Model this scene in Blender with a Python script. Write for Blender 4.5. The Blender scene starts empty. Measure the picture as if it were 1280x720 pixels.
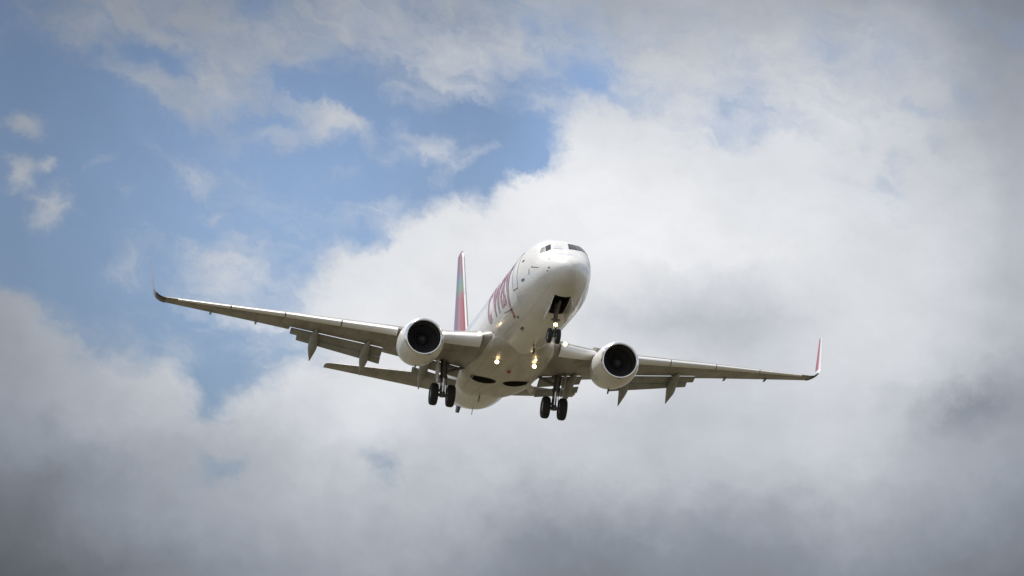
import bpy, bmesh, math, random
import numpy as np
from mathutils import Vector, Matrix
R = math.radians
random.seed(7)
scene = bpy.context.scene
col = scene.collection

# ------------------------------------------------------------------ camera
CAM_EL = R(11.0)
cam_d = bpy.data.cameras.new('camera')
cam_d.lens = 106.82; cam_d.sensor_width = 36.0
cam_d.clip_start = 0.5; cam_d.clip_end = 60000
cam = bpy.data.objects.new('camera', cam_d); col.objects.link(cam)
CAM_Z = 1.7
cam.location = (0, 0, CAM_Z)
cam.rotation_euler = (math.pi / 2 + CAM_EL, 0, 0)
scene.camera = cam

# ------------------------------------------------------------------ light
SUN_EL, SUN_AZ = R(66), R(-52)          # azimuth from +Y towards +X: a high sun, left of and a little behind the jet
SUN_STRENGTH = 4.8
SKY_STRENGTH = 0.10
SKY_BLUE_GAIN = 1.0
sun_d = bpy.data.lights.new('sun', 'SUN')
sun_d.energy = SUN_STRENGTH; sun_d.angle = R(4.0); sun_d.color = (1.0, 0.95, 0.88)
sun = bpy.data.objects.new('sun', sun_d); col.objects.link(sun)
sd = Vector((math.sin(SUN_AZ) * math.cos(SUN_EL), math.cos(SUN_AZ) * math.cos(SUN_EL), math.sin(SUN_EL)))
sun.rotation_euler = (-sd).to_track_quat('-Z', 'Y').to_euler()
sun.location = sd * 500

vs = scene.view_settings
vs.view_transform = 'Standard'; vs.look = 'None'; vs.exposure = 0.0; vs.gamma = 1.0
vs.use_curve_mapping = False

# ------------------------------------------------------------------ node helpers
class NT:
    def __init__(self, tree): self.t = tree; self.n = tree.nodes; self.l = tree.links
    def node(self, typ, **kw):
        n = self.n.new(typ)
        for k, v in kw.items(): setattr(n, k, v)
        return n
    def put(self, sock, v):
        if isinstance(v, bpy.types.NodeSocket): self.l.new(v, sock)
        elif v is not None: sock.default_value = v
    def math(self, op, a, b=None, c=None, clamp=False):
        n = self.node('ShaderNodeMath', operation=op, use_clamp=clamp)
        self.put(n.inputs[0], a)
        if b is not None: self.put(n.inputs[1], b)
        if c is not None: self.put(n.inputs[2], c)
        return n.outputs[0]
    def maprange(self, v, a, b, c=0.0, d=1.0, smooth=False):
        n = self.node('ShaderNodeMapRange', interpolation_type='SMOOTHSTEP' if smooth else 'LINEAR')
        self.put(n.inputs['Value'], v)
        for k, x in (('From Min', a), ('From Max', b), ('To Min', c), ('To Max', d)): self.put(n.inputs[k], x)
        return n.outputs['Result']
    def mix(self, f, a, b, blend='MIX'):
        n = self.node('ShaderNodeMix', data_type='RGBA', blend_type=blend)
        self.put(n.inputs['Factor'], f); self.put(n.inputs[6], a); self.put(n.inputs[7], b)
        return n.outputs[2]
    def noise(self, vec, scale, detail=4, rough=0.5, dist=0.0, lac=2.0):
        n = self.node('ShaderNodeTexNoise')
        if vec is not None: self.put(n.inputs['Vector'], vec)
        n.inputs['Scale'].default_value = scale; n.inputs['Detail'].default_value = detail
        n.inputs['Roughness'].default_value = rough; n.inputs['Distortion'].default_value = dist
        n.inputs['Lacunarity'].default_value = lac
        return n
    def comb(self, x, y, z):
        n = self.node('ShaderNodeCombineXYZ')
        for i, v in enumerate((x, y, z)): self.put(n.inputs[i], v)
        return n.outputs[0]

# ------------------------------------------------------------------ sky (world): Nishita blue with a broken cloud deck over it
world = bpy.data.worlds.new('World'); scene.world = world
world.use_nodes = True
wt = world.node_tree; wt.nodes.clear(); N = NT(wt)
out = N.node('ShaderNodeOutputWorld'); bg = N.node('ShaderNodeBackground')
bg.inputs['Strength'].default_value = SKY_STRENGTH
wt.links.new(bg.outputs[0], out.inputs[0])
sky = N.node('ShaderNodeTexSky', sky_type='NISHITA')
sky.sun_disc = False; sky.sun_elevation = SUN_EL; sky.sun_rotation = SUN_AZ
sky.air_density = 1.0; sky.dust_density = 0.6; sky.ozone_density = 1.6
tc = N.node('ShaderNodeTexCoord')
sep = N.node('ShaderNodeSeparateXYZ'); wt.links.new(tc.outputs['Generated'], sep.inputs[0])
DEG = 180 / math.pi
az = N.math('MULTIPLY', N.math('ARCTAN2', sep.outputs[0], sep.outputs[1]), DEG)
el = N.math('MULTIPLY', N.math('ARCSINE', sep.outputs[2]), DEG)
azel = N.comb(az, el, 0.0)
# turbulence that bends the cloud edges (degrees)
w1 = N.noise(azel, 0.30, 4, 0.55); w2 = N.noise(azel, 1.4, 6, 0.62)
def warp(c, k):
    a = N.node('ShaderNodeSeparateColor'); wt.links.new(w1.outputs['Color'], a.inputs[0])
    b = N.node('ShaderNodeSeparateColor'); wt.links.new(w2.outputs['Color'], b.inputs[0])
    return N.math('ADD', c, N.math('ADD', N.math('MULTIPLY', N.math('SUBTRACT', a.outputs[k], 0.5), 0.9),
                                   N.math('MULTIPLY', N.math('SUBTRACT', b.outputs[k], 0.5), 1.0)))
waz, wel = warp(az, 0), warp(el, 1)
# the cloud deck as a coarse chart of the sky: how solid the cloud is and how bright, by azimuth and elevation
# (chart units: 1280 across = 19.13 deg of azimuth, 720 down = 10.83 deg of elevation)
def sstep(a, b, x):
    t = min(max((x - a) / (b - a), 0.0), 1.0); return t * t * (3 - 2 * t)
def poly_sd(pts, x, y):
    """signed distance to a cloud outline, positive inside"""
    d = 1e9; ins = False; n = len(pts)
    for i in range(n):
        (x0, y0), (x1, y1) = pts[i], pts[(i + 1) % n]
        dx, dy = x1 - x0, y1 - y0
        t = min(max(((x - x0) * dx + (y - y0) * dy) / (dx * dx + dy * dy), 0), 1)
        d = min(d, math.hypot(x - x0 - t * dx, y - y0 - t * dy))
        if (y0 > y) != (y1 > y) and x < x0 + (y - y0) * dx / dy: ins = not ins
    return d if ins else -d
def gauss(x, y, cx, cy, rx, ry, ang=0):
    c, s_ = math.cos(R(ang)), math.sin(R(ang)); u = ((x - cx) * c + (y - cy) * s_) / rx; v = (-(x - cx) * s_ + (y - cy) * c) / ry
    return math.exp(-(u * u + v * v))
BANKS = [   # outline, softness inwards, softness outwards, solidity
 ([(-200, 372), (20, 378), (58, 398), (72, 438), (130, 440), (200, 424), (236, 470), (252, 512), (300, 498), (345, 462), (402, 444),
   (398, 390), (376, 345), (425, 292), (470, 266), (560, 258), (622, 242),
   (690, 204), (684, 158), (740, 128), (800, 140), (900, 150), (1500, 120), (1500, 900), (-200, 900)], 34, 22, 1.0),
 ([(-200, -200), (1500, -200), (1500, 200), (700, 190), (690, 140), (600, 150), (520, 128), (430, 92), (330, 96), (300, 150), (245, 178), (205, 140), (150, 112), (60, 84), (-200, 50)], 56, 40, .60),
 ([(600, -200), (1500, -200), (1500, 300), (900, 220), (760, 135), (700, 60), (640, 20)], 120, 60, .80),
]
PUFFS = [   # cx, cy, rx, ry, angle, amount added to the cover
 (16, 158, 30, 20, 0, .75), (44, 272, 30, 22, 0, .75), (8, 228, 20, 22, 0, .70), (44, 213, 18, 10, 0, .55), (110, 208, 28, 10, -40, .22), (200, 132, 90, 20, 32, .25),
 (262, 268, 8, 14, 20, .20), (215, 205, 40, 18, 20, .20), (312, 218, 50, 22, 0, .16), (350, 172, 60, 16, -8, .42), (395, 138, 60, 20, 25, .40), (300, 120, 90, 16, 20, .2),
 (530, 196, 34, 14, -10, .45), (500, 178, 50, 12, 0, .22), (600, 190, 50, 14, -15, .18), (145, 335, 26, 28, 0, .28), (296, 322, 72, 34, -18, .62), (236, 345, 40, 30, 0, .30),
 (330, 395, 90, 48, 0, .46), (400, 425, 60, 40, 0, .20), (150, 395, 50, 30, 0, .15), (430, 262, 36, 18, 0, .18),
 (455, 158, 80, 15, 16, .30), (565, 214, 56, 13, -22, .26), (250, 232, 70, 13, 10, .18), (420, 215, 60, 12, -12, .18), (330, 255, 70, 14, -8, .14), (130, 255, 50, 13, -25, .14),
 # thin places
 (192, 84, 60, 18, 18, -.45), (370, 104, 70, 22, 10, -.40), (450, 175, 60, 20, 0, -.10), (650, 212, 44, 22, -25, -.42), (655, 165, 40, 16, 0, -.35), (600, 150, 80, 20, 10, -.20),
 (735, 94, 50, 29, 20, -.32), (930, 128, 44, 34, 0, -.20), (970, 180, 110, 60, 0, -.12), (1122, 245, 29, 44, 0, -.28), (1160, 190, 80, 60, 0, -.16), (850, 70, 220, 60, 0, -.02), (1130, 80, 160, 70, 0, -.06), (300, 10, 28, 28, 0, -.2), (5, 20, 40, 60, 0, -.40),
 (268, 592, 46, 26, -15, -.60), (472, 590, 28, 40, 0, -.34), (440, 620, 90, 32, 0, -.12), (480, 300, 26, 16, -20, -.40), (450, 295, 20, 22, 0, -.3), (250, 500, 20, 40, 0, -.3), (640, 100, 40, 14, 0, -.2), (740, 545, 60, 20, 0, -.05),
]
BRIGHT = [
 [131,139,146,152,153,156,160,164,168,171,172,172,172,175,177,174,174,168,161,143,131],
 [155,165,173,169,172,177,182,187,191,195,197,198,198,201,203,199,202,197,188,168,152],
 [162,174,185,181,188,193,198,203,208,212,216,218,218,219,217,213,218,212,205,187,169],
 [167,180,192,190,196,200,206,212,218,222,226,230,231,228,222,215,219,215,208,195,176],
 [170,184,194,194,202,208,215,222,226,229,232,233,233,232,229,225,226,221,215,203,184],
 [159,174,186,199,212,218,224,229,227,228,230,230,228,226,222,219,222,222,218,208,190],
 [157,167,177,193,205,213,219,223,221,221,221,221,219,211,207,205,212,216,213,201,183],
 [143,155,165,173,181,189,199,205,203,204,210,208,205,203,203,201,205,203,188,178,164],
 [115,131,144,154,163,170,177,181,183,181,177,174,172,171,170,168,170,167,163,156,144],
 [95,104,114,126,138,149,157,160,159,153,147,143,143,144,145,144,145,142,137,129,119],
]
SHADES = [  # grey bases and brighter heads
 (880, 388, 105, 34, -5, -32), (980, 420, 60, 34, 0, -14), (790, 400, 50, 24, 0, -12), (850, 540, 120, 40, 0, -12), (1228, 512, 66, 30, -20, -42), (1190, 540, 60, 30, -20, -14), (720, 692, 130, 40, 0, -20), (900, 640, 70, 26, 0, -10), (800, 600, 60, 24, 10, 7), (1000, 600, 70, 30, -10, 7), (655, 640, 50, 40, 0, -10), (110, 580, 60, 40, 0, -14), (50, 610, 50, 50, 0, -12),
 (970, 690, 90, 40, 0, -10), (1070, 650, 40, 60, 40, 8), (560, 660, 90, 50, 0, 8), (860, 270, 160, 80, 0, 5), (670, 720, 20, 50, 30, 6), (1010, 330, 80, 60, 0, 4), (720, 470, 90, 30, 0, 8), (160, 500, 90, 40, 0, 6),
 (1210, 280, 80, 60, -20, 8), (1050, 300, 60, 60, 0, -5), (470, 520, 90, 40, -20, 8), (300, 560, 90, 40, 0, -8),
]
NC, NR = 32, 19
def bil(g, x, y):
    u, v = min(max(x / 64, 0), 19.999), min(max(y / 80, 0), 8.999); i, j = int(u), int(v); u -= i; v -= j
    return (g[j][i]*(1-u)+g[j][i+1]*u)*(1-v) + (g[j+1][i]*(1-u)+g[j+1][i+1]*u)*v
COVER_T, BRIGHT_T, CLEAR_T = [], [], []
for j in range(NR):
    y = 720 * j / (NR - 1); rc, rb, rk = [], [], []
    for i in range(NC):
        x = 1280 * i / (NC - 1)
        c = 0.0
        for o, si, so, val in BANKS: c = max(c, val * sstep(-so, si, poly_sd(o, x, y)))
        for cx, cy, rx, ry, an, am in PUFFS:
            if min(rx, ry) >= 30: c += am * gauss(x, y, cx, cy, rx, ry, an)
        b = bil(BRIGHT, x, y) + sum(am * gauss(x, y, cx, cy, rx, ry, an) for cx, cy, rx, ry, an, am in SHADES)
        rc.append(min(max(c, 0.02), 1.0)); rb.append(b); rk.append(min(max((.46 + .46 * gauss(x, y, 400, 280, 330, 260) + .45 * sstep(560, 760, x)) * .8, 0), 1))
    COVER_T.append(rc); BRIGHT_T.append(rb); CLEAR_T.append(rk)
FOV_H, FOV_V = 19.13, 10.83            # span of the chart in degrees
tu = N.math('ADD', N.math('DIVIDE', waz, FOV_H), 0.5, clamp=True)
tv = N.math('MULTIPLY', N.math('SUBTRACT', 0.5, N.math('DIVIDE', N.math('SUBTRACT', wel, math.degrees(CAM_EL)), FOV_V)), 18.0)
tu_s = N.math('ADD', N.math('DIVIDE', N.math('ADD', az, N.math('MULTIPLY', N.math('SUBTRACT', waz, az), 0.6)), FOV_H), 0.5, clamp=True)
def lin(v):
    v /= 255.0
    return v / 12.92 if v < 0.04045 else ((v + 0.055) / 1.055) ** 2.4
rows = []
for i in range(NR):
    cr = N.node('ShaderNodeValToRGB'); ramp = cr.color_ramp; ramp.interpolation = 'B_SPLINE'
    while len(ramp.elements) < NC: ramp.elements.new(1.0)
    for k, e in enumerate(ramp.elements): e.position = k / (NC - 1)
    for k, e in enumerate(ramp.elements): e.color = (COVER_T[i][k], lin(BRIGHT_T[i][k]), CLEAR_T[i][k], 1)
    wt.links.new(tu, cr.inputs[0]); rows.append(cr.outputs[0])
acc = rows[0]
for i in range(1, NR):
    acc = N.mix(N.maprange(tv, i - 1, i, smooth=False), acc, rows[i])
sc_ = N.node('ShaderNodeSeparateColor'); wt.links.new(acc, sc_.inputs[0])
cover, bright, clear = sc_.outputs[0], sc_.outputs[1], sc_.outputs[2]
# the rest of the dome: the same kind of broken cloud, without the chart
g1 = N.noise(N.comb(N.math('MULTIPLY', sep.outputs[0], 1.0), sep.outputs[1], N.math('MULTIPLY', sep.outputs[2], 2.5)), 2.6, 6, 0.55)
gcover = N.maprange(g1.outputs['Fac'], 0.36, 0.56)
gbright = N.maprange(g1.outputs['Fac'], 0.40, 0.72, 0.86, 0.50)
inside = N.math('MULTIPLY', N.maprange(N.math('ABSOLUTE', az), 11, 17, 1, 0, True),
                N.maprange(N.math('ABSOLUTE', N.math('SUBTRACT', el, math.degrees(CAM_EL))), 6.5, 11, 1, 0, True))
cover = N.math('ADD', N.math('MULTIPLY', cover, inside), N.math('MULTIPLY', gcover, N.math('SUBTRACT', 1.0, inside)))
bright = N.math('ADD', N.math('MULTIPLY', bright, inside), N.math('MULTIPLY', gbright, N.math('SUBTRACT', 1.0, inside)))
# puffs, wisps and thin places too small for the chart
pu, pv = N.math('MULTIPLY', N.math('ADD', N.math('DIVIDE', waz, FOV_H), 0.5), 1280.0), N.math('MULTIPLY', tv, 40.0)
for cx, cy, rx, ry, an, am in PUFFS:
    if min(rx, ry) >= 30: continue
    c_, s_ = math.cos(R(an)), math.sin(R(an))
    a_ = N.math('MULTIPLY_ADD', pu, c_ / rx, N.math('MULTIPLY_ADD', pv, s_ / rx, -(cx * c_ + cy * s_) / rx))
    b_ = N.math('MULTIPLY_ADD', pu, -s_ / ry, N.math('MULTIPLY_ADD', pv, c_ / ry, (cx * s_ - cy * c_) / ry))
    q_ = N.math('EXPONENT', N.math('MULTIPLY', N.math('MULTIPLY_ADD', a_, a_, N.math('MULTIPLY', b_, b_)), -1.0))
    cover = N.math('MULTIPLY_ADD', q_, am, cover)
# wisps: fine structure on the edges and soft mottling inside the cloud
f1 = N.noise(N.comb(az, N.math('MULTIPLY', el, 1.35), 3.0), 0.55, 8, 0.58, 0.3)
ca_, sa_ = math.cos(R(22)), math.sin(R(22))
f3 = N.noise(N.comb(N.math('MULTIPLY_ADD', waz, ca_ * .55, N.math('MULTIPLY', wel, -sa_ * .55)), N.math('MULTIPLY_ADD', waz, sa_ * 1.2, N.math('MULTIPLY', wel, ca_ * 1.2)), 5.0), 1.5, 8, 0.62, 0.6)
f2 = N.noise(N.comb(az, N.math('MULTIPLY', el, 1.5), 11.0), 0.22, 5, 0.5, 0.4)
dens = N.math('ADD', cover, N.math('MULTIPLY_ADD', N.math('SUBTRACT', f1.outputs['Fac'], 0.5), 0.65, N.math('MULTIPLY', N.math('SUBTRACT', f3.outputs['Fac'], 0.5), 0.78)))
alpha = N.maprange(dens, 0.08, 0.86, 0.0, 1.0, True)
mott = N.math('ADD', N.math('MULTIPLY', N.math('SUBTRACT', f1.outputs['Fac'], 0.5), 0.20),
              N.math('MULTIPLY', N.math('SUBTRACT', f2.outputs['Fac'], 0.5), 0.30))
mott = N.math('MULTIPLY_ADD', N.math('SUBTRACT', f3.outputs['Fac'], 0.5), 0.12, mott)
cb = N.math('MULTIPLY', bright, N.math('ADD', 1.0, mott))
# grey bases are a little bluer than the bright tops
tint = N.mix(N.maprange(bright, 0.25, 0.80), (0.91, 1.0, 1.15, 1), (0.985, 1.0, 1.03, 1))
cloud = N.mix(1.0, tint, N.comb(cb, cb, cb), 'MULTIPLY')
cloud_s = N.mix(1.0, cloud, (1 / SKY_STRENGTH,) * 3 + (1,), 'MULTIPLY')
cg = N.math('ADD', N.math('MULTIPLY', clear, N.math('MULTIPLY', inside, 1.20)), N.math('MULTIPLY', N.math('SUBTRACT', 1.0, inside), 0.9))
blue = N.mix(1.0, sky.outputs[0], N.comb(N.math('MULTIPLY', cg, 1.14), N.math('MULTIPLY', cg, 1.12), N.math('MULTIPLY', cg, 1.17)), 'MULTIPLY')
wt.links.new(N.mix(alpha, blue, cloud_s), bg.inputs['Color'])

# ------------------------------------------------------------------ materials
def principled(name, color, rough=0.5, metal=0.0, coat=0.0, spec=0.5, emit=None, estr=0.0):
    m = bpy.data.materials.new(name); m.use_nodes = True
    b = m.node_tree.nodes['Principled BSDF']
    b.inputs['Base Color'].default_value = (*color, 1); b.inputs['Roughness'].default_value = rough
    b.inputs['Metallic'].default_value = metal; b.inputs['Coat Weight'].default_value = coat
    b.inputs['Coat Roughness'].default_value = 0.06
    b.inputs['Specular IOR Level'].default_value = spec
    if emit: b.inputs['Emission Color'].default_value = (*emit, 1); b.inputs['Emission Strength'].default_value = estr
    return m
def grime(m, c1, c2, scale, lo, hi, stretch=(1, 1, 1), rough=None, joints=None, hoop=False):
    """worn paint: streaks of c2 over c1 laid along the airflow (object x)"""
    T = NT(m.node_tree); b = m.node_tree.nodes['Principled BSDF']
    t = T.node('ShaderNodeTexCoord'); mp = T.node('ShaderNodeMapping'); mp.inputs['Scale'].default_value = stretch
    T.l.new(t.outputs['Object'], mp.inputs[0])
    n = T.noise(mp.outputs[0], scale, 6, 0.6, 0.4)
    f = T.maprange(n.outputs['Fac'], lo, hi)
    T.l.new(T.mix(f, (*c1, 1), (*c2, 1)), b.inputs['Base Color'])
    if rough: T.l.new(T.maprange(n.outputs['Fac'], 0.3, 0.7, rough[0], rough[1]), b.inputs['Roughness'])
    if joints:
        br = T.node('ShaderNodeTexBrick'); br.offset = .5
        if hoop:                                   # frames and lap joints round a barrel
            sx = T.node('ShaderNodeSeparateXYZ'); T.l.new(t.outputs['Object'], sx.inputs[0])
            T.l.new(T.comb(T.math('ADD', sx.outputs[0], 1.95), T.math('MULTIPLY_ADD', T.math('ARCTAN2', sx.outputs[1], sx.outputs[2]), 1.85, .5), 0.0), br.inputs['Vector'])
        else: T.l.new(t.outputs['Object'], br.inputs['Vector'])
        br.inputs['Scale'].default_value = 1.0; br.inputs['Brick Width'].default_value = joints[0]; br.inputs['Row Height'].default_value = joints[1]
        br.inputs['Mortar Size'].default_value = .012; br.inputs['Mortar Smooth'].default_value = .2; br.inputs['Bias'].default_value = 0
        br.inputs['Color1'].default_value = (1, 1, 1, 1); br.inputs['Color2'].default_value = (.93, .925, .91, 1); br.inputs['Mortar'].default_value = (.68, .66, .63, 1) if hoop else (.55, .53, .5, 1)
        base = b.inputs['Base Color'].links[0].from_socket
        T.l.new(T.mix(1.0, base, br.outputs['Color'], 'MULTIPLY'), b.inputs['Base Color'])
    return m
M = {}
M['white'] = grime(principled('white_paint', (.8, .8, .8), .28, coat=.5), (.80, .80, .79), (.70, .69, .66), 1.2, .48, .78, (.25, 1, 1), (.22, .36), joints=(2.6, 1.45), hoop=True)
M['nacelle'] = grime(principled('nacelle_paint', (.78, .78, .77), .3, coat=.4), (.79, .79, .78), (.66, .64, .60), 1.6, .48, .75, (.3, 1, 1), (.24, .4))
M['wing'] = grime(principled('wing_grey_paint', (.30, .30, .30), .42), (.315, .305, .285), (.19, .17, .145), 1.0, .42, .75, (.5, 1.2, 1), (.35, .5), joints=(1.9, .62))
M['slat'] = principled('white_slat_paint', (.82, .82, .81), .3, coat=.3)
M['flap'] = grime(principled('flap_grey', (.36, .37, .36), .45), (.33, .34, .33), (.23, .23, .21), 1.5, .42, .75, (.5, 1, 1), (.4, .55))
M['flap_light'] = principled('flap_nose_metal', (.66, .66, .65), .35, .3)
M['belly'] = grime(principled('belly_grey_paint', (.60, .58, .53), .34, coat=.2), (.62, .60, .56), (.42, .38, .31), 1.0, .42, .72, (.18, 1, 1), (.28, .45), joints=(1.5, .7))
M['dark'] = principled('dark_bay', (.035, .030, .025), .7)
M['seal'] = principled('black_rubber_seal', (.03, .03, .03), .6)
M['lip'] = principled('polished_intake_lip', (.86, .86, .87), .17, 1.0)
M['fan'] = principled('fan_blade_titanium', (.075, .075, .08), .5, .3)
M['intake'] = principled('intake_liner', (.10, .10, .105), .5)
M['spinner'] = principled('spinner_paint', (.045, .045, .05), .4)
M['hot'] = principled('exhaust_metal', (.24, .21, .18), .38, .9)
M['tyre'] = principled('tyre_rubber', (.018, .018, .019), .75)
M['hub'] = principled('wheel_hub', (.35, .36, .37), .4, .5)
M['strut'] = grime(principled('gear_strut_paint', (.17, .17, .18), .42), (.16, .16, .17), (.08, .075, .07), 4, .42, .7)
M['chrome'] = principled('oleo_chrome', (.6, .6, .62), .12, 1.0)
M['glass'] = principled('cockpit_glass', (.035, .04, .05), .06, spec=.8)
M['glare'] = principled('pane_painted_glare', (.72, .73, .74), .15, coat=.6)  # cloud glare on the front pane, painted as a pale base colour
M['glass_painted_sky'] = principled('side_pane_painted_sky', (.30, .31, .33), .08, spec=.8)  # sky reflection on the side pane, put into the colour as grey
M['window'] = principled('cabin_window', (.05, .06, .09), .12)
M['letter'] = principled('red_lettering', (.30, .05, .08), .3, coat=.4)
M['mark'] = principled('grey_stencil', (.10, .10, .11), .5)
M['sky_tip'] = principled('sky_toned_tip', (.30, .36, .46), .4)  # invented colour toned to the sky so the starboard blade fades into it
M['red'] = principled('red_tip_paint', (.42, .05, .08), .3, coat=.4)
M['black_paint'] = principled('black_tip_paint', (.02, .015, .018), .4)
M['lamp'] = principled('lit_lamp', (1, .9, .7), .3, emit=(1.0, .74, .40), estr=8)
M['reflector'] = principled('lamp_housing', (.55, .5, .42), .25, .8)
# fin: red with a rainbow of bands sweeping up and aft
def fin_mat():
    m = principled('fin_livery', (.5, .03, .05), .3, coat=.4); T = NT(m.node_tree); b = m.node_tree.nodes['Principled BSDF']
    t = T.node('ShaderNodeTexCoord'); s = T.node('ShaderNodeSeparateXYZ'); T.l.new(t.outputs['Object'], s.inputs[0])
    # along the leading edge line: distance measured up the fin, sloped with x
    h = T.math('ADD', T.math('ADD', s.outputs[2], T.math('MULTIPLY', s.outputs[0], 0.15)), 5.2)
    cr = T.node('ShaderNodeValToRGB'); r = cr.color_ramp; r.interpolation = 'LINEAR'
    stops = [(0, (.34, .04, .05)), (.575, (.34, .045, .05)), (.61, (.28, .13, .08)), (.64, (.15, .24, .13)), (.675, (.14, .24, .18)),
             (.705, (.17, .18, .22)), (.745, (.25, .09, .14)), (.82, (.29, .05, .08)), (.90, (.28, .05, .07))]
    while len(r.elements) < len(stops): r.elements.new(.99)
    for e, (p, c) in zip(r.elements, stops): e.position = p; e.color = (*c, 1)
    T.l.new(T.math('DIVIDE', h, 10.0, clamp=True), cr.inputs[0])
    # the lower rear of the fin turns to a dusky violet
    chord = T.math('SUBTRACT', T.math('MULTIPLY', s.outputs[0], -1.0), T.math('ADD', 31.9 - .72*3.4, T.math('MULTIPLY', s.outputs[2], .72)))
    rear = T.math('MULTIPLY', T.maprange(chord, 1.9, 3.2, 0, 1, True), T.maprange(s.outputs[2], 5.6, 6.6, 1, 0, True))
    T.l.new(T.mix(rear, cr.outputs[0], (.22, .11, .15, 1)), b.inputs['Base Color'])
    return m
M['fin'] = fin_mat()

# ------------------------------------------------------------------ mesh helpers
def link(name, mesh, mats, parent=None, smooth=None):
    o = bpy.data.objects.new(name, mesh); col.objects.link(o)
    for m in (mats if isinstance(mats, (list, tuple)) else [mats]): mesh.materials.append(m)
    if parent: o.parent = parent
    if smooth is not None:
        for p in mesh.polygons: p.use_smooth = True
        if smooth < 179:
            bm = bmesh.new(); bm.from_mesh(mesh)
            for e in bm.edges:
                if len(e.link_faces) == 2 and e.calc_face_angle(0) > R(smooth): e.smooth = False
            bm.to_mesh(mesh); bm.free()
    return o
class MB:
    """collects shapes of ONE part"""
    def __init__(s): s.bm = bmesh.new()
    def loft(s, rings, cap=True, closed=True, mat=0):
        vs = [[s.bm.verts.new(p) for p in r] for r in rings]
        n = len(vs[0])
        for a, b in zip(vs, vs[1:]):
            for i in range(n if closed else n - 1):
                j = (i + 1) % n
                f = s.bm.faces.new((a[i], a[j], b[j], b[i])); f.material_index = mat
        if cap:
            for r in (vs[0], vs[-1]):
                f = s.bm.faces.new(r); f.material_index = mat
        return vs
    def tube(s, a, b, r0, r1=None, n=14, mat=0):
        a, b = Vector(a), Vector(b); r1 = r0 if r1 is None else r1
        d = (b - a).normalized(); u = d.orthogonal().normalized(); v = d.cross(u)
        ring = lambda c, r: [c + r * (math.cos(2 * math.pi * k / n) * u + math.sin(2 * math.pi * k / n) * v) for k in range(n)]
        s.loft([ring(a, r0), ring(b, r1)], mat=mat)
    def lathe(s, c, axis, prof, n=48, mat=0, cap=False):
        """prof: (along axis, radius)"""
        c = Vector(c); d = Vector(axis).normalized(); u = d.orthogonal().normalized(); v = d.cross(u)
        rings = [[c + d * t + r * (math.cos(2 * math.pi * k / n) * u + math.sin(2 * math.pi * k / n) * v) for k in range(n)] for t, r in prof]
        s.loft(rings, cap=cap, mat=mat)
    def box(s, c, size, rot=None, mat=0, bev=0.0):
        m = Matrix.Translation(c) @ (rot.to_4x4() if rot else Matrix()) @ Matrix.Diagonal((*size, 1))
        r = bmesh.ops.create_cube(s.bm, size=1, matrix=m)
        fs = {f for v in r['verts'] for f in v.link_faces}
        for f in fs: f.material_index = mat
        if bev: bmesh.ops.bevel(s.bm, geom=list({e for f in fs for e in f.edges}), offset=bev, segments=2, affect='EDGES')
    def plate(s, pts, normal, t, mat=0):
        n = Vector(normal).normalized() * t / 2
        s.loft([[Vector(p) + n for p in pts], [Vector(p) - n for p in pts]], mat=mat)
    def build(s, name, mats, parent, smooth=30):
        bmesh.ops.recalc_face_normals(s.bm, faces=s.bm.faces)
        me = bpy.data.meshes.new(name); s.bm.to_mesh(me); s.bm.free()
        return link(name, me, mats, parent, smooth)
def pchip(xs, ys):
    xs, ys = np.array(xs, float), np.array(ys, float); h = np.diff(xs); d = np.diff(ys) / h
    m = np.zeros(len(xs))
    for i in range(1, len(xs) - 1):
        if d[i-1] * d[i] > 0:
            w1, w2 = 2 * h[i] + h[i-1], h[i] + 2 * h[i-1]
            m[i] = (w1 + w2) / (w1 / d[i-1] + w2 / d[i])
    m[0], m[-1] = d[0], d[-1]
    def f(x):
        x = min(max(x, xs[0]), xs[-1]); i = min(int(np.searchsorted(xs, x, 'right')) - 1, len(h) - 1)
        t = (x - xs[i]) / h[i]
        return float((2*t**3-3*t**2+1)*ys[i] + (t**3-2*t**2+t)*h[i]*m[i] + (-2*t**3+3*t**2)*ys[i+1] + (t**3-t**2)*h[i]*m[i+1])
    return f
def P(s, y, z): return Vector((-s, y, z))        # station aft of the nose, port positive, up

# ------------------------------------------------------------------ ground (below the frame; the belly of the jet mirrors it)
def ground_mat():
    m = principled('dry_grass_field', (.2, .17, .1), .9); T = NT(m.node_tree); b = m.node_tree.nodes['Principled BSDF']
    t = T.node('ShaderNodeTexCoord')
    n1 = T.noise(t.outputs['Object'], .02, 6, .6); n2 = T.noise(t.outputs['Object'], .9, 5, .6)
    c = T.mix(T.maprange(n1.outputs['Fac'], .4, .6), (.076, .062, .032, 1), (.052, .050, .022, 1))
    c = T.mix(T.maprange(n2.outputs['Fac'], .35, .7), c, (.096, .079, .044, 1))
    T.l.new(c, b.inputs['Base Color']); return m
g = MB(); rr = [0, 60, 200, 600, 2000, 8000, 30000]
gv = [[Vector((r * math.cos(2*math.pi*k/64), r * math.sin(2*math.pi*k/64), 0)) for k in range(64)] for r in rr[1:]]
g.loft(gv, cap=False); g.bm.faces.new(g.bm.verts[:64])
go = g.build('ground', ground_mat(), None, None); go['kind'] = 'structure'

# ------------------------------------------------------------------ the airliner
jet = bpy.data.objects.new('airliner', None); col.objects.link(jet)
jet['label'] = 'white twin-engine airliner coming in to land with wheels down and landing lights on'
jet['category'] = 'airplane'

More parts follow.
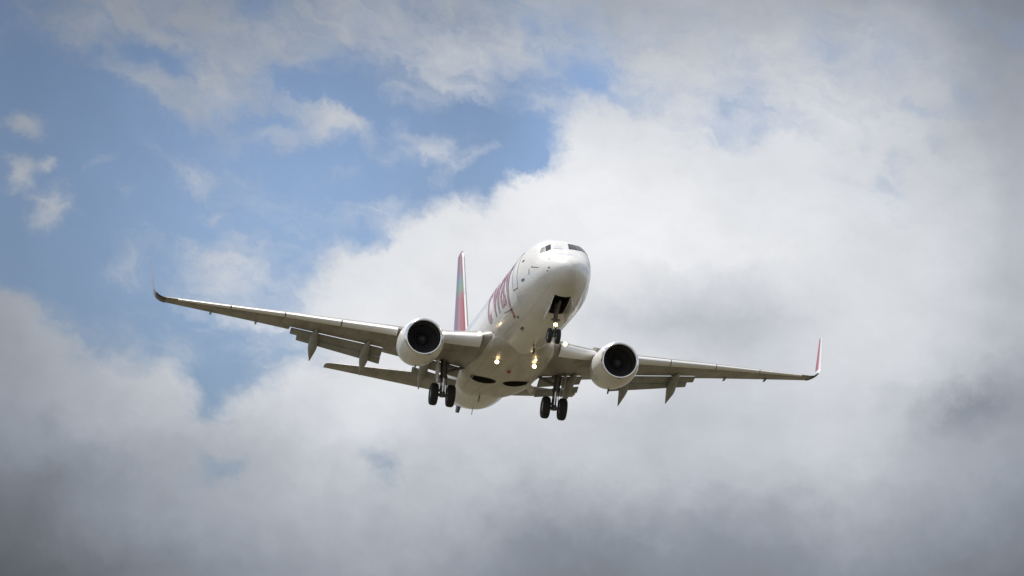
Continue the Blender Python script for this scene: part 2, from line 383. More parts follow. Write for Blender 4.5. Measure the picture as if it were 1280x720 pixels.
# ---- fuselage surface
FS = [.80, .84, .92, 1.1, 1.4, 1.8, 2.3, 2.7, 3.15, 3.7, 4.25, 5.05, 6.0, 6.9, 25.0, 27.0, 29.0, 31.0, 33.0, 35.0, 36.5, 37.5, 38.0]
FH = [.02, .15, .30, .52, .75, .97, 1.15, 1.25, 1.34, 1.43, 1.52, 1.65, 1.78, 1.81, 1.83, 1.86, 1.76, 1.57, 1.28, .93, .60, .37, .22]
FT = [-.62, -.48, -.34, -.15, .05, .24, .44, .60, .98, 1.34, 1.56, 1.73, 1.80, 1.82, 1.84, 1.88, 1.88, 1.88, 1.86, 1.80, 1.72, 1.62, 1.50]
FB = [-.66, -.78, -.91, -1.09, -1.28, -1.45, -1.62, -1.71, -1.81, -1.90, -1.97, -2.03, -2.06, -2.07, -2.08, -1.99, -1.63, -1.15, -.60, .0, .55, .92, 1.08]
FC = [-.64, -.63, -.62, -.60, -.57, -.52, -.44, -.37, -.28, -.19, -.12, -.05, -.01, 0, 0, .05, .22, .45, .70, .95, 1.15, 1.27, 1.29]
fh, ft, fb, fc = (pchip(FS, v) for v in (FH, FT, FB, FC))
fe = pchip([.8, 2.0, 3.0, 3.6, 4.6, 6.5, 38], [1, .94, .82, .79, .86, 1, 1])
def fus(s, th, off=0.0):
    """th = 0 at the crown, positive to port, pi at the keel"""
    h, t, b, c = fh(s), ft(s), fb(s), fc(s)
    r = (t - c) if math.cos(th) >= 0 else (c - b)
    sn, cs = math.sin(th), math.cos(th)
    if cs > 0:                                  # squarer shoulders round the flight deck
        e = fe(s); sn = math.copysign(abs(sn)**e, sn); cs = cs**e
    p = Vector((-s, h * sn, c + r * cs))
    if off:
        e = 1e-3
        n = (fus(s, th + e) - fus(s, th - e)).cross(fus(s + e, th) - fus(max(s - e, .8), th)).normalized()
        q = Vector((0, p.y, p.z - c))
        if n.dot(q) < 0 and q.length > 1e-4: n = -n
        p = p + n * off
    return p
def patch(poly_st, off, t, name, mat, parent, ns=8, nt=8, inset=None):
    """solid shell on the skin between four (s, th) corners"""
    mb = MB(); g_ = {}
    for lay, o in ((0, off), (1, off - t)):
        for i in range(ns + 1):
            for j in range(nt + 1):
                u, v = i / ns, j / nt
                a, b, c, d = poly_st
                s = (a[0]*(1-u)+b[0]*u)*(1-v) + (d[0]*(1-u)+c[0]*u)*v
                th = (a[1]*(1-u)+b[1]*u)*(1-v) + (d[1]*(1-u)+c[1]*u)*v
                g_[lay, i, j] = mb.bm.verts.new(fus(s, th, o))
    F = mb.bm.faces.new
    for i in range(ns):
        for j in range(nt):
            F([g_[0, i, j], g_[0, i+1, j], g_[0, i+1, j+1], g_[0, i, j+1]])
            F([g_[1, i, j], g_[1, i, j+1], g_[1, i+1, j+1], g_[1, i+1, j]])
    for i in range(ns):
        for j in (0, nt): F([g_[0, i, j], g_[0, i+1, j], g_[1, i+1, j], g_[1, i, j]])
    for j in range(nt):
        for i in (0, ns): F([g_[0, i, j], g_[0, i, j+1], g_[1, i, j+1], g_[1, i, j]])
    return mb.build(name, mat, parent, 40)

def cut(obj, cutters):
    for c in cutters:
        m = obj.modifiers.new('cut', 'BOOLEAN'); m.operation = 'DIFFERENCE'; m.object = c; m.solver = 'EXACT'
        m.material_mode = 'TRANSFER'
    dg = bpy.context.evaluated_depsgraph_get(); dg.update()
    me = bpy.data.meshes.new_from_object(obj.evaluated_get(dg), preserve_all_data_layers=True, depsgraph=dg)
    obj.modifiers.clear(); old = obj.data; obj.data = me
    for c in cutters: bpy.data.objects.remove(c)
    return obj

NTH = 96
ss = [.8, .812, .84, .88, .92, 1.0, 1.1, 1.25, 1.4, 1.6] + [1.8 + .2*k for k in range(24)] + [6.6 + 1.0*k for k in range(19)] + [25.2 + .4*k for k in range(33)]
ss = [s for s in ss if s <= 38.0] + [38.0]
mb = MB()
mb.loft([[fus(s, 2*math.pi*k/NTH) for k in range(NTH)] for s in ss])
fuselage = mb.build('fuselage', [M['white'], M['dark']], jet, 60)
# nose gear bay and main wheel wells are real openings
cb_ = MB(); cb_.box(P(3.28, 0, -1.95), (1.95, .74, 1.5)); c1 = cb_.build('cutter', [M['dark'], M['dark']], None, None)
wells = []
for sg in (-1, 1):
    c_ = MB(); c_.lathe(P(18.95, sg*.84, -3.2), (0, 0, 1), [(0, .598), (1.9, .598)], 40, cap=True); wells.append(c_.build('cutter', [M['dark'], M['dark']], None, None))
cut(fuselage, [c1] + wells)
for p in fuselage.data.polygons: p.use_smooth = True
def sharpen(o, ang):
    bm = bmesh.new(); bm.from_mesh(o.data)
    for e in bm.edges:
        e.smooth = not (len(e.link_faces) == 2 and e.calc_face_angle(0) > R(ang))
    bm.to_mesh(o.data); bm.free()
sharpen(fuselage, 35)

# ---- cockpit windows (three panes a side) and their frames
def pane(corners, mat, label=None):
    o = patch(corners, .012, .03, 'cockpit_window', mat, fuselage, 8, 6)
    if label: o['label'] = label
    return o
pane([(2.89, -.03), (2.93, -.34), (3.26, -.28), (3.30, -.03)], M['glare'], 'cockpit window with cloud reflection painted in as pale colour')
pane([(2.91, -.44), (2.85, -.68), (3.24, -.60), (3.29, -.36)], M['glass'])
pane([(2.855, -.695), (3.04, -.93), (3.30, -.76), (3.245, -.615)], M['glass_painted_sky'], 'cockpit side window with reflected sky painted in as grey')
pane([(2.95, .10), (3.08, .42), (3.50, .36), (3.42, .09)], M['glass'])
pane([(3.10, .435), (3.42, .76), (3.92, .64), (3.52, .375)], M['glass'])
pane([(3.50, .82), (3.95, 1.0), (4.30, .84), (4.00, .69)], M['glass'])

# ---- cabin windows
def cabin_window(s, sg):
    th = sg * 1.33
    return patch([(s-.13, th-.0*sg), (s+.13, th), (s+.13, th-.19*sg), (s-.13, th-.19*sg)], .006, .02, 'cabin_window', M['window'], fuselage, 2, 3)
for sg in (-1, 1):
    proto = None; k = 0; s = 6.6
    while s < 31.0:
        if not (17.4 < s < 17.9):
            if s < 25 and proto is None: proto = cabin_window(s, sg); ps = s
            elif s < 25:
                c = proto.copy(); col.objects.link(c); c.location.x = -(s - ps)
            else: cabin_window(s, sg)
        s += .508

# ---- doors: an outline groove on the skin, with handle
def door(s0, s1, t0, t1, sg, name):
    mb = MB(); w = .022
    def strip(a, b, n):
        q = []
        for i in range(n + 1):
            u = i / n; q.append((a[0]*(1-u)+b[0]*u, a[1]*(1-u)+b[1]*u))
        d = Vector((b[0]-a[0], (b[1]-a[1])*1.88)); d.normalize(); nx, nt = -d.y*w, d.x*w/1.88
        rows_ = [[fus(x-nx, t-nt, .005), fus(x+nx, t+nt, .005), fus(x+nx, t+nt, -.02), fus(x-nx, t-nt, -.02)] for x, t in q]
        mb.loft(rows_)
    g = .025
    strip((s0+g, sg*t0), (s1-g, sg*t0), 4); strip((s0+g, sg*t1), (s1-g, sg*t1), 4)
    strip((s0, sg*t0), (s0, sg*t1), 12); strip((s1, sg*t0), (s1, sg*t1), 12)
    return mb.build(name, M['mark'], fuselage, 40)
door(5.35, 6.1, .98, 1.9, -1, 'service_door'); door(5.35, 6.2, .95, 1.95, 1, 'cabin_door')

# ---- airline name on the starboard side, reading from tail to nose
def lettering(text, s_aft, size, width, th_base, sg, off=.006):
    cu = bpy.data.curves.new('lettering', 'FONT'); cu.body = text; cu.size = size; cu.offset = .018*size; cu.space_character = .96
    cu.resolution_u = 6; cu.extrude = 0.0
    o = bpy.data.objects.new('lettering', cu); col.objects.link(o)
    dg = bpy.context.evaluated_depsgraph_get(); dg.update()
    me = bpy.data.meshes.new_from_object(o.evaluated_get(dg), depsgraph=dg)
    bpy.data.objects.remove(o); bpy.data.curves.remove(cu)
    me.materials.clear()
    bm = bmesh.new(); bm.from_mesh(me); bpy.data.meshes.remove(me)
    bmesh.ops.remove_doubles(bm, verts=bm.verts, dist=1e-5)
    bmesh.ops.triangulate(bm, faces=bm.faces)
    for _ in range(6):
        lg = [e for e in bm.edges if e.calc_length() > .16]
        if not lg: break
        bmesh.ops.subdivide_edges(bm, edges=lg, cuts=1)
        bmesh.ops.triangulate(bm, faces=bm.faces)
    x0 = min(v.co.x for v in bm.verts); k_ = width / (max(v.co.x for v in bm.verts) - x0)
    ex = bmesh.ops.extrude_face_region(bm, geom=list(bm.faces))
    top = {v for v in ex['geom'] if isinstance(v, bmesh.types.BMVert)}
    for v in bm.verts:
        x, yy = (v.co.x - x0) * k_, v.co.y
        th = th_base - yy / 1.9                     # up the side towards the crown
        v.co = fus(s_aft - x * (1 if sg < 0 else -1), sg * th, off if v in top else -.01)
    bmesh.ops.recalc_face_normals(bm, faces=bm.faces)
    m2 = bpy.data.meshes.new('lettering'); bm.to_mesh(m2); bm.free()
    return link('lettering', m2, M['letter'], fuselage, None)
lettering("t'way", 13.0, 3.3, 6.45, 1.96, -1)

# ---- small probes, stencils, antennas
def dash(s, th, ds, dth, name='stencil', mat='mark', off=.008):
    return patch([(s, th), (s+ds, th), (s+ds, th+dth), (s, th+dth)], off, .02, name, M[mat], fuselage, 2, 2)
SM = [(1.85, -1.0, .10, .05), (1.55, -1.57, .12, .06), (1.66, -1.74, .08, .06), (2.45, -1.54, 1.0, .022), (3.66, -1.70, .07, .14), (4.35, -1.81, .42, .06), (4.6, -1.34, .30, .05), (8.0, -2.73, .55, .07), (7.2, -2.46, .3, .05)]
for a in SM: dash(*a)
def blade(s, th, h, c, name='blade_antenna', mat='mark'):
    mb = MB(); b = fus(s, th); n = (fus(s, th, .1) - b).normalized()
    x = Vector((-1, 0, 0)); rings = []
    for k, (f, ch, sh) in enumerate(((-.05, 1, 0), (.6, .8, .25), (1, .55, .5))):
        o = b + n * h * f + x * (sh * c); t = n.cross(x).normalized()
        rings.append([o - x*ch*c/2, o + t*.02, o + x*ch*c/2, o - t*.02])
    mb.loft(rings); return mb.build(name, M[mat], fuselage, 40)
blade(7.67, -2.18, .30, .40); blade(10.4, 3.05, .30, .36); blade(27.5, math.pi, .26, .3)
mb = MB(); mb.plate([P(32.3, 0, -.75), P(33.3, 0, -.45), P(33.45, 0, -.95), P(33.1, 0, -1.05)], (0, 1, 0), .16)
mb.build('tail_skid', M['mark'], fuselage, 40)

# ---- belly fairing
BS = [11.4, 12.0, 13.0, 14.0, 15.0, 16.5, 18.0, 19.5, 21.0, 22.2, 23.2, 24.2, 25.0]
BW = [.6, 1.2, 1.70, 1.90, 1.97, 2.0, 2.0, 2.0, 1.97, 1.86, 1.65, 1.3, .6]
BB = [-1.9, -2.02, -2.10, -2.15, -2.18, -2.20, -2.21, -2.21, -2.19, -2.13, -2.05, -1.95, -1.8]
bw, bb = pchip(BS, BW), pchip(BS, BB)
mb = MB(); rings = []
for k in range(55):
    s = 11.4 + 13.6 * k / 54; ring = []
    for j in range(64):
        a = 2*math.pi*j/64; ca, sa = math.cos(a), math.sin(a); e = .72
        ring.append(P(s, bw(s)*math.copysign(abs(sa)**e, sa), (-1.35 + (.35*ca if ca > 0 else (-1.35-bb(s))*-math.copysign(abs(ca)**e, ca)*-1))))
    rings.append(ring)
mb.loft(rings)
belly = mb.build('belly_fairing', [M['belly'], M['dark']], jet, 50)
cs = []
for sg in (-1, 1):
    c_ = MB(); c_.lathe(P(18.95, sg*.84, -3.2), (0, 0, 1), [(0, .60), (1.9, .60)], 40, cap=True); cs.append(c_.build('cutter', [M['dark'], M['dark']], None, None))
cut(belly, cs)
for p in belly.data.polygons: p.use_smooth = True
sharpen(belly, 35)
# the wheel wells' inner tyres are away on the legs: each well keeps its black rubber rim
for sg in (-1, 1):
    mb = MB(); n = 40; prof = [(.60, -.004), (.66, -.012), (.66, .05), (.60, .05)]
    rings = []
    for k in range(n + 1):
        a = 2*math.pi*k/n
        rings.append([P(18.95 + r*math.cos(a), sg*.84 + r*math.sin(a), 0) for r, d in prof])
        for q, (r, d) in zip(rings[-1], prof):
            y = abs(q.y) / bw(-q.x); cz = (1 - min(y, .999)**(2/.72))**(.72/2)
            q.z = -1.35 - (-1.35 - bb(-q.x)) * cz + d
    mb.loft(rings, cap=False); mb.build('wheel_well_seal', M['seal'], belly, 40)

# ---- airfoils
def airfoil(t, n=18, x0=0.0, x1=1.0, camber=.015):
    """closed list of (x, z) for chord 1: upper from x1 to nose, lower back; cut between x0 and x1"""
    f = lambda x: 5*t*(.2969*math.sqrt(max(x,0)) - .1260*x - .3516*x*x + .2843*x**3 - .1036*x**4)
    cam_ = lambda x: camber * (4*x*(1-x)) if x > 0 else 0
    xs = [x0 + (x1-x0)*(1-math.cos(math.pi*k/n))/2 for k in range(n+1)]
    up = [(x, cam_(x)+f(x)) for x in reversed(xs)]; lo = [(x, cam_(x)-f(x)-(.0005 if x == x1 else 0)) for x in xs[1:]]
    return up + lo
# wing planform (y, LE station, TE station, z of the chord line, thickness ratio, incidence deg)
TIPY = 16.95
WY = [1.0, 1.9, 3.2, 4.83, 6.0, 8.5, 11.0, 14.0, TIPY]
WLE = [11.9, 12.95, 14.15, 15.35, 16.02, 17.42, 18.82, 20.5, 22.15]
WTE = [20.55, 20.6, 20.75, 20.95, 21.15, 21.65, 22.15, 22.80, 23.42]
WZ = [-1.50, -1.42, -1.23, -.98, -.79, -.40, -.01, .42, .84]
WT = [.145, .14, .132, .122, .118, .114, .11, .105, .10]
WI = [2.2, 2.0, 1.6, 1.2, 1.0, .5, .0, -.6, -1.2]
wle, wte, wz, wth, wi = (pchip(WY, v) for v in (WLE, WTE, WZ, WT, WI))
def wpt(y, xc, zc):
    """point in chord fractions of the wing section at |y|"""
    c = wte(y) - wle(y); a = R(wi(y)); x, z = (xc - .25)*c, zc*c
    return (wle(y) + .25*c + x*math.cos(a) + z*math.sin(a), wz(y) - x*math.sin(a) + z*math.cos(a))
FLAPS = [(2.0, 4.35), (5.9, 10.6)]
FCUT = .74
def in_flap(y, e=0): return any(a - 1e-6 <= y <= b + 1e-6 for a, b in FLAPS)

def lower_z(y, xc):
    t = wth(y); f = 5*t*(.2969*math.sqrt(xc) - .1260*xc - .3516*xc*xc + .2843*xc**3 - .1036*xc**4)
    return .015*4*xc*(1-xc) - f

def lamp(parent, pos, r, axis=(1, 0, -.12), name='landing_light'):
    mb = MB(); ax = Vector(axis).normalized()
    mb.lathe(Vector(pos), ax, [(-.10, r*.5), (-.02, r*1.12), (.02, r*1.15), (.02, r)], 20, mat=0)
    mb.lathe(Vector(pos), ax, [(.012, r), (.02, r*.95), (.035, r*.5), (.04, .002)], 20, mat=1)
    return mb.build(name, [M['reflector'], M['lamp']], parent, 50)

def make_wing(sg):
    # sections
    stations = []
    ys = [1.0, 1.6, 2.0, 2.6, 3.2, 3.8, 4.35, 4.83, 5.3, 5.9, 6.5, 7.5, 8.5, 9.7, 10.6, 11.5, 12.5, 14, 15.5, 16.4, TIPY]
    for y in ys:
        edge = [b for a, b in FLAPS if abs(y-b) < 1e-6]; start = [a for a, b in FLAPS if abs(y-a) < 1e-6]
        if start: stations += [(y, 1.0), (y + .004, FCUT)]
        elif edge: stations += [(y, FCUT), (y + .004, 1.0)]
        else: stations.append((y, FCUT if in_flap(y) else 1.0))
    mb = MB(); rings = []
    for y, x1 in stations:
        rings.append([P(wpt(y, x, z)[0], sg*y, wpt(y, x, z)[1]) for x, z in airfoil(wth(y), 20, 0, x1)])
    mb.loft(rings); wing = mb.build('wing', M['wing'], jet, 40)
    # upper trailing edge (spoiler panel) over each flap
    for a, b in FLAPS:
        mb = MB(); r2 = []
        n = 8
        for k in range(n+1):
            y = a + .03 + (b-a-.06)*k/n; t = wth(y)
            zu = lambda x: .015*4*x*(1-x) + 5*t*(.2969*math.sqrt(x) - .1260*x - .3516*x*x + .2843*x**3 - .1036*x**4)
            q = [(FCUT+.002, zu(FCUT)-.002), (.85, zu(.85)-.002), (.85, zu(.85)-.006), (FCUT+.002, zu(FCUT)-.016)]
            r2.append([P(wpt(y, x, z)[0], sg*y, wpt(y, x, z)[1]) for x, z in q])
        mb.loft(r2); mb.build('spoiler', M['wing'], wing, 30)
    # flaps: main and aft elements, run out and drooped
    for a, b in FLAPS:
        for el_, (ch, defl, px, pz, mat) in enumerate(((.155, 22, .765, -.024, 'flap'), (.09, 36, .905, -.082, 'flap'))):
            if a < 3: ch *= .82; 
            mb = MB(); r2 = []
            n = 8
            for k in range(n+1):
                y = a + .05 + (b-a-.10 - (.35 if (el_ and a > 3) else 0))*k/n
                c = wte(y) - wle(y)
                if a < 3: c = min(c, 7.0)
                c_ref = wte(y)-wle(y)
                fx = 1 - (1-px)*c/c_ref if a < 3 else px
                sx, sz = wpt(y, fx, pz*c/c_ref); d = R(defl)
                ring = []
                for x, z in airfoil(.17, 10, camber=.03):
                    X, Z = x*ch*c*1.0, z*ch*c
                    ring.append(P(sx + X*math.cos(d) + Z*math.sin(d), sg*y, sz - X*math.sin(d) + Z*math.cos(d)))
                r2.append(ring)
            mb.loft(r2, mat=0)
            mb.build('flap', M[mat], wing, 40)
    # slats outboard of the engine, krueger flap inboard
    def slat(y0, y1, fwd, drop, ch, name='slat', mat='slat'):
        mb = MB(); r2 = []
        for k in range(7):
            y = y0 + (y1-y0)*k/6; c = wte(y) - wle(y); t = wth(y); ring = []
            prof = airfoil(t*1.0, 16)
            up = [(x, z) for x, z in prof if x <= ch]
            outer = up
            inner = [(x*.80+.022, z*.62) for x, z in reversed(up)]
            for x, z in outer + inner:
                ring.append(P(wpt(y, x-fwd, z-drop)[0], sg*y, wpt(y, x-fwd, z-drop)[1]))
            r2.append(ring)
        mb.loft(r2); return mb.build(name, M[mat], wing, 45)
    for y0, y1 in ((5.75, 8.35), (8.42, 11.05), (11.12, 13.7), (13.77, 16.35)): slat(y0, y1, .040, .020, .11)
    slat(1.95, 4.1, .012, .008, .09, 'krueger_flap')
    # flap track fairings: the canoe under the wing, its aft end drooped with the flaps
    for y, L0, tip in ((3.75, 4.4, 1.25), (6.75, 4.0, 1.35), (9.35, 3.6, 1.25)):
        c = wte(y) - wle(y); mb = MB(); rings = []
        s0 = wte(y) - L0*.62; 
        zl = lambda s: wpt(y, min(max((s-wle(y))/c, 0), FCUT), lower_z(y, min(max((s-wle(y))/c, .01), FCUT)))[1]
        hinge = wte(y) - .9
        path = []
        n = 14
        for k in range(n+1):
            u = k/n; s = s0 + (wte(y) + .75 - s0)*u
            z = zl(min(s, hinge))
            if s > hinge: z -= (s-hinge)*math.tan(R(34))*(tip/1.3)
            wd = .235*math.sin(math.pi*min(1, u*1.5)**.8*.5) if u < .67 else .235*(1-(u-.67)/.33*.92)
            hd = .30*math.sin(math.pi*min(1, u*1.6)*.5) if u < .62 else .30*(1-(u-.62)/.38*.85)
            path.append((s, z, max(wd, .015), max(hd, .02)))
        for s, z, wd, hd in path:
            rings.append([P(s, sg*y + wd*math.sin(a), z - hd*.75 + hd*math.cos(a)*1.0) for a in (2*math.pi*q/14 for q in range(14))])
        mb.loft(rings); mb.build('flap_track_fairing', M['flap'], wing, 40)
    # aileron hinge fairings / static wicks near the tip
    for y in (12.3, 14.6):
        x0, z0 = wpt(y, .88, -.02); mb = MB()
        mb.lathe(P(x0-.35, sg*y, z0-.02), (-1, 0, -.05), [(0, .01), (.2, .05), (.5, .06), (.8, .01)], 10, cap=True); mb.build('aileron_hinge_fairing', M['flap'], wing, 50)
    # winglet: blends up from the tip
    c0 = wte(TIPY) - wle(TIPY); mb = MB(); rings = []
    cant = R(80); rad = .75; n = 16; y, z = TIPY, wz(TIPY); prev = 0
    pth = [(y, z, 0.0, 0.0)]
    d0 = R(8)
    arc_n = 8
    for k in range(1, arc_n+1):
        a = d0 + (cant-d0)*k/arc_n; ds = rad*(cant-d0)/arc_n
        y += math.cos(a-(cant-d0)/arc_n/2)*ds; z += math.sin(a-(cant-d0)/arc_n/2)*ds; pth.append((y, z, a, 0))
    top = 3.50; m = 7; zs = z
    for k in range(1, m+1):
        ds = (top - zs)/math.sin(cant)/m
        y += math.cos(cant)*ds; z += math.sin(cant)*ds; pth.append((y, z, cant, 0))
    Ltot = 0; py, pz = pth[0][:2]; lens = []
    for q in pth:
        Ltot += math.hypot(q[0]-py, q[1]-pz); lens.append(Ltot); py, pz = q[:2]
    le0, le1 = wle(TIPY), 24.25; c1_ = .42
    for (y, z, a, _), l in zip(pth, lens):
        u = l/Ltot; le = le0 + (le1-le0)*(u*.9+.1*u*u); te = wte(TIPY) + (le1+c1_-wte(TIPY))*u
        c = te-le; t = .09 if u < .2 else .06
        rings.append([P(le + x*c, sg*(y - zz*c*math.sin(a)), z + zz*c*math.cos(a)) for x, zz in airfoil(t, 14, camber=0)])
    mb.loft(rings)
    for f in mb.bm.faces:
        f.normal_update(); q = f.calc_center_median(); dz = q.z - wz(TIPY)
        f.material_index = 1 if dz < .30 else 0
    # red inner; port outer and foot white, starboard outer in invented sky tone
    nn = 29
    wl = mb.build('winglet', [M['red'], M['black_paint'], M['white']], wing, 40)
    wl.data.materials.append(M['sky_tip'])
    for k, p in enumerate(wl.data.polygons):
        dz = p.center.z - wz(TIPY); i = k % nn
        if dz < .30: continue
        if sg < 0: p.material_index = 3 if (p.normal.y*sg > .02 or 8 <= i <= 20) else 0
        elif p.normal.y*sg > .02 or dz < .62 or 9 <= i <= 19: p.material_index = 2
    # navigation pod dark patch and lamp at the root
    x0, z0 = wpt(2.05, -.012, .0)
    lamp(wing, P(x0-.14, sg*2.12, z0+.06), .10)
    return wing
wings = [make_wing(s) for s in (-1, 1)]

# ---- engines
ENG_S, ENG_Y, ENG_Z = 12.5, 4.83, -1.84
def make_engine(sg):
    mb = MB(); n = 64
    prof = [(.00, .845), (.03, .885), (.10, .935), (.25, .985), (.5, 1.035), (.9, 1.075), (1.4, 1.09), (1.9, 1.075), (2.4, 1.02), (2.9, .92), (3.25, .83), (3.25, .80), (2.6, .78)]
    def ring(t, r, flat=1.0):
        out = []
        for k in range(n):
            a = 2*math.pi*k/n; y, z = r*math.sin(a), r*math.cos(a)
            if z < 0: 
                z *= 1 - .07*flat; y *= 1 + .035*flat*math.sin(a)**2*abs(math.cos(a))*2
            droop = .05*t                      # intake is tilted slightly down
            out.append(P(ENG_S + t + .05*(-z/r)*(1 if t < .6 else .3), sg*ENG_Y + y, ENG_Z + z + droop*.0))
        return out
    mb.loft([ring(t, r, min(1, t*2+.25)) for t, r in prof[2:]], cap=False)
    eng = mb.build('engine', M['nacelle'], jet, 40)
    mb = MB()
    lipp = [(.24, .762), (.12, .775), (.05, .79), (.012, .815), (.0, .845), (.012, .872), (.04, .899), (.10, .936)]
    mb.loft([ring(t, r, min(1, t*2+.25)) for t, r in lipp], cap=False); mb.build('intake_lip', M['lip'], eng, 60)
    mb = MB(); mb.loft([ring(t, r, .2) for t, r in ((.24, .763), (.5, .768), (.95, .778), (1.05, .778))], cap=False)
    mb.build('intake_duct', M['intake'], eng, 60)
    # fan: 24 twisted blades in one rotor, and the back plate behind it
    mb = MB()
    for k in range(24):
        a0 = 2*math.pi*k/24; rings = []
        for u in (0, .25, .5, .75, 1):
            r = .26 + (.765-.26)*u; tw = R(25 + 38*u); w = .10 + .06*u; ring_ = []
            for x, t in ((-w, 0), (0, .012), (w, 0), (0, -.012)):
                dx = x*math.cos(tw); da = (x*math.sin(tw) + t)/r + .22*(u-.5)*(u-.5)
                ring_.append(P(ENG_S + .88 + dx, sg*ENG_Y + r*math.sin(a0+da), ENG_Z + r*math.cos(a0+da)))
            rings.append(ring_)
        mb.loft(rings)
    mb.lathe(P(ENG_S+1.04, sg*ENG_Y, ENG_Z), (-1, 0, 0), [(0, .778), (.02, .70), (.02, .2)], 48, mat=1)
    mb.build('fan', [M['fan'], M['dark']], eng, 40)
    mb = MB(); mb.lathe(P(ENG_S+.42, sg*ENG_Y, ENG_Z), (-1, 0, 0), [(0, .004), (.05, .06), (.15, .14), (.30, .225), (.46, .265), (.6, .27)], 32, cap=True)
    mb.build('spinner', M['spinner'], eng, 60)
    mb = MB(); mb.lathe(P(ENG_S, sg*ENG_Y, ENG_Z), (-1, 0, 0), [(2.5, .60), (3.2, .60), (3.8, .52), (4.25, .44), (4.25, .41), (3.6, .40)], 40)
    mb.lathe(P(ENG_S, sg*ENG_Y, ENG_Z), (-1, 0, 0), [(3.6, .34), (4.3, .30), (4.9, .04)], 32, cap=True)
    mb.build('exhaust_nozzle', M['hot'], eng, 50)
    # pylon
    mb = MB(); rings = []
    for s, zt, zb, w in ((13.3, -.80, -.92, .03), (13.9, -.72, -.98, .14), (14.8, -.62, -1.5, .19), (15.6, -.66, -1.5, .20), (16.6, -.85, -1.45, .20), (17.8, -1.05, -1.42, .16), (18.9, -1.2, -1.35, .03)):
        rings.append([P(s, sg*ENG_Y + y, z) for y, z in ((-w, zb), (-w, zt-.08), (-w*.5, zt), (w*.5, zt), (w, zt-.08), (w, zb))])
    mb.loft(rings); mb.build('pylon', M['nacelle'], eng, 35)
    # vortex strake and drain mast
    mb = MB(); a = R(52)
    yi = -sg
    b = lambda t, r: P(ENG_S+t, sg*ENG_Y + yi*r*math.sin(a), ENG_Z + r*math.cos(a))
    mb.plate([b(.75, 1.05), b(1.75, 1.07), b(1.75, 1.38), b(1.45, 1.36)], (0, math.cos(a), -yi*-math.sin(a)), .02); mb.build('strake', M['nacelle'], eng, None)
    mb = MB(); mb.plate([P(ENG_S+2.25, sg*ENG_Y, ENG_Z-.93), P(ENG_S+2.55, sg*ENG_Y, ENG_Z-.88), P(ENG_S+2.65, sg*ENG_Y, ENG_Z-1.14), P(ENG_S+2.5, sg*ENG_Y, ENG_Z-1.16)], (0, 1, 0), .05)
    mb.build('drain_mast', M['mark'], eng, None)
    return eng
for s in (-1, 1): make_engine(s)

# ---- tail
def surf(secs, name, mats, parent, vertical=False, sg=1, n=16):
    """secs: (span pos a, LE, TE, other coord, thickness)"""
    mb = MB(); rings = []
    for a, le, te, b, t in secs:
        c = te - le
        rings.append([P(le + x*c, z*c, a) if vertical else P(le + x*c, sg*a, b + z*c) for x, z in airfoil(t, n, camber=0)])
    mb.loft(rings); return mb.build(name, mats, parent, 40)
fin = surf([(1.55, 27.6, 36.95, 0, .045), (2.0, 28.9, 37.05, 0, .055), (2.55, 30.9, 37.15, 0, .075), (2.9, 31.75, 37.22, 0, .088), (3.4, 32.25, 37.32, 0, .095),
            (6.0, 34.25, 37.9, 0, .098), (8.6, 36.25, 38.48, 0, .098), (8.98, 36.62, 38.56, 0, .09), (9.14, 36.95, 38.6, 0, .05)], 'fin', M['fin'], jet, True)
mb = MB(); rings = []
for z, le in ((3.0, 31.85), (6.0, 34.25), (8.6, 36.25), (8.95, 36.58)):
    rings.append([P(le-.02, 0, z), P(le+.07, .075, z), P(le+.10, .07, z), P(le+.06, 0, z), P(le+.10, -.07, z), P(le+.07, -.075, z)])
mb.loft(rings); mb.build('fin_leading_edge', M['slat'], fin, 60)
for sg in (-1, 1):
    st = surf([(.5, 32.6, 37.0, .86, .10), (1.4, 33.15, 37.12, .95, .10), (4, 34.72, 37.5, 1.27, .095), (6.7, 36.35, 37.88, 1.60, .09), (7.05, 36.62, 37.93, 1.64, .08), (7.17, 36.95, 37.95, 1.66, .05)],
         'horizontal_stabilizer', M['wing'], jet, sg=sg)
mb = MB(); mb.lathe(P(37.6, 0, 1.30), (-1, 0, .12), [(0, .30), (.40, .24), (.65, .19), (.65, .16), (.3, .15)], 28)
mb.build('exhaust_cone', M['hot'], jet, 50)

# ---- landing gear
def wheel(parent, s, y, z, Rr, w, sg=1):
    mb = MB(); h = w/2
    prof = [(-h*.72, Rr*.52), (-h*.92, Rr*.60), (-h, Rr*.74), (-h*.93, Rr*.88), (-h*.70, Rr*.965), (-h*.42, Rr*.998), (-h*.40, Rr*.985), (-h*.34, Rr*.985), (-h*.32, Rr),
            (0, Rr), (h*.32, Rr), (h*.34, Rr*.985), (h*.40, Rr*.985), (h*.42, Rr*.998), (h*.70, Rr*.965), (h*.93, Rr*.88), (h, Rr*.74), (h*.92, Rr*.60), (h*.72, Rr*.52)]
    mb.lathe(P(s, y, z), (0, 1, 0), prof, 40)
    mb.lathe(P(s, y, z), (0, 1, 0), [(-h*.72, Rr*.52), (-h*.55, Rr*.44), (-h*.5, Rr*.22), (-h*.8, Rr*.2), (-h*.82, .003)], 28, mat=1)
    mb.lathe(P(s, y, z), (0, 1, 0), [(h*.72, Rr*.52), (h*.55, Rr*.44), (h*.5, Rr*.22), (h*.8, Rr*.2), (h*.82, .003)], 28, mat=1)
    return mb.build('wheel', [M['tyre'], M['hub']], parent, 40)

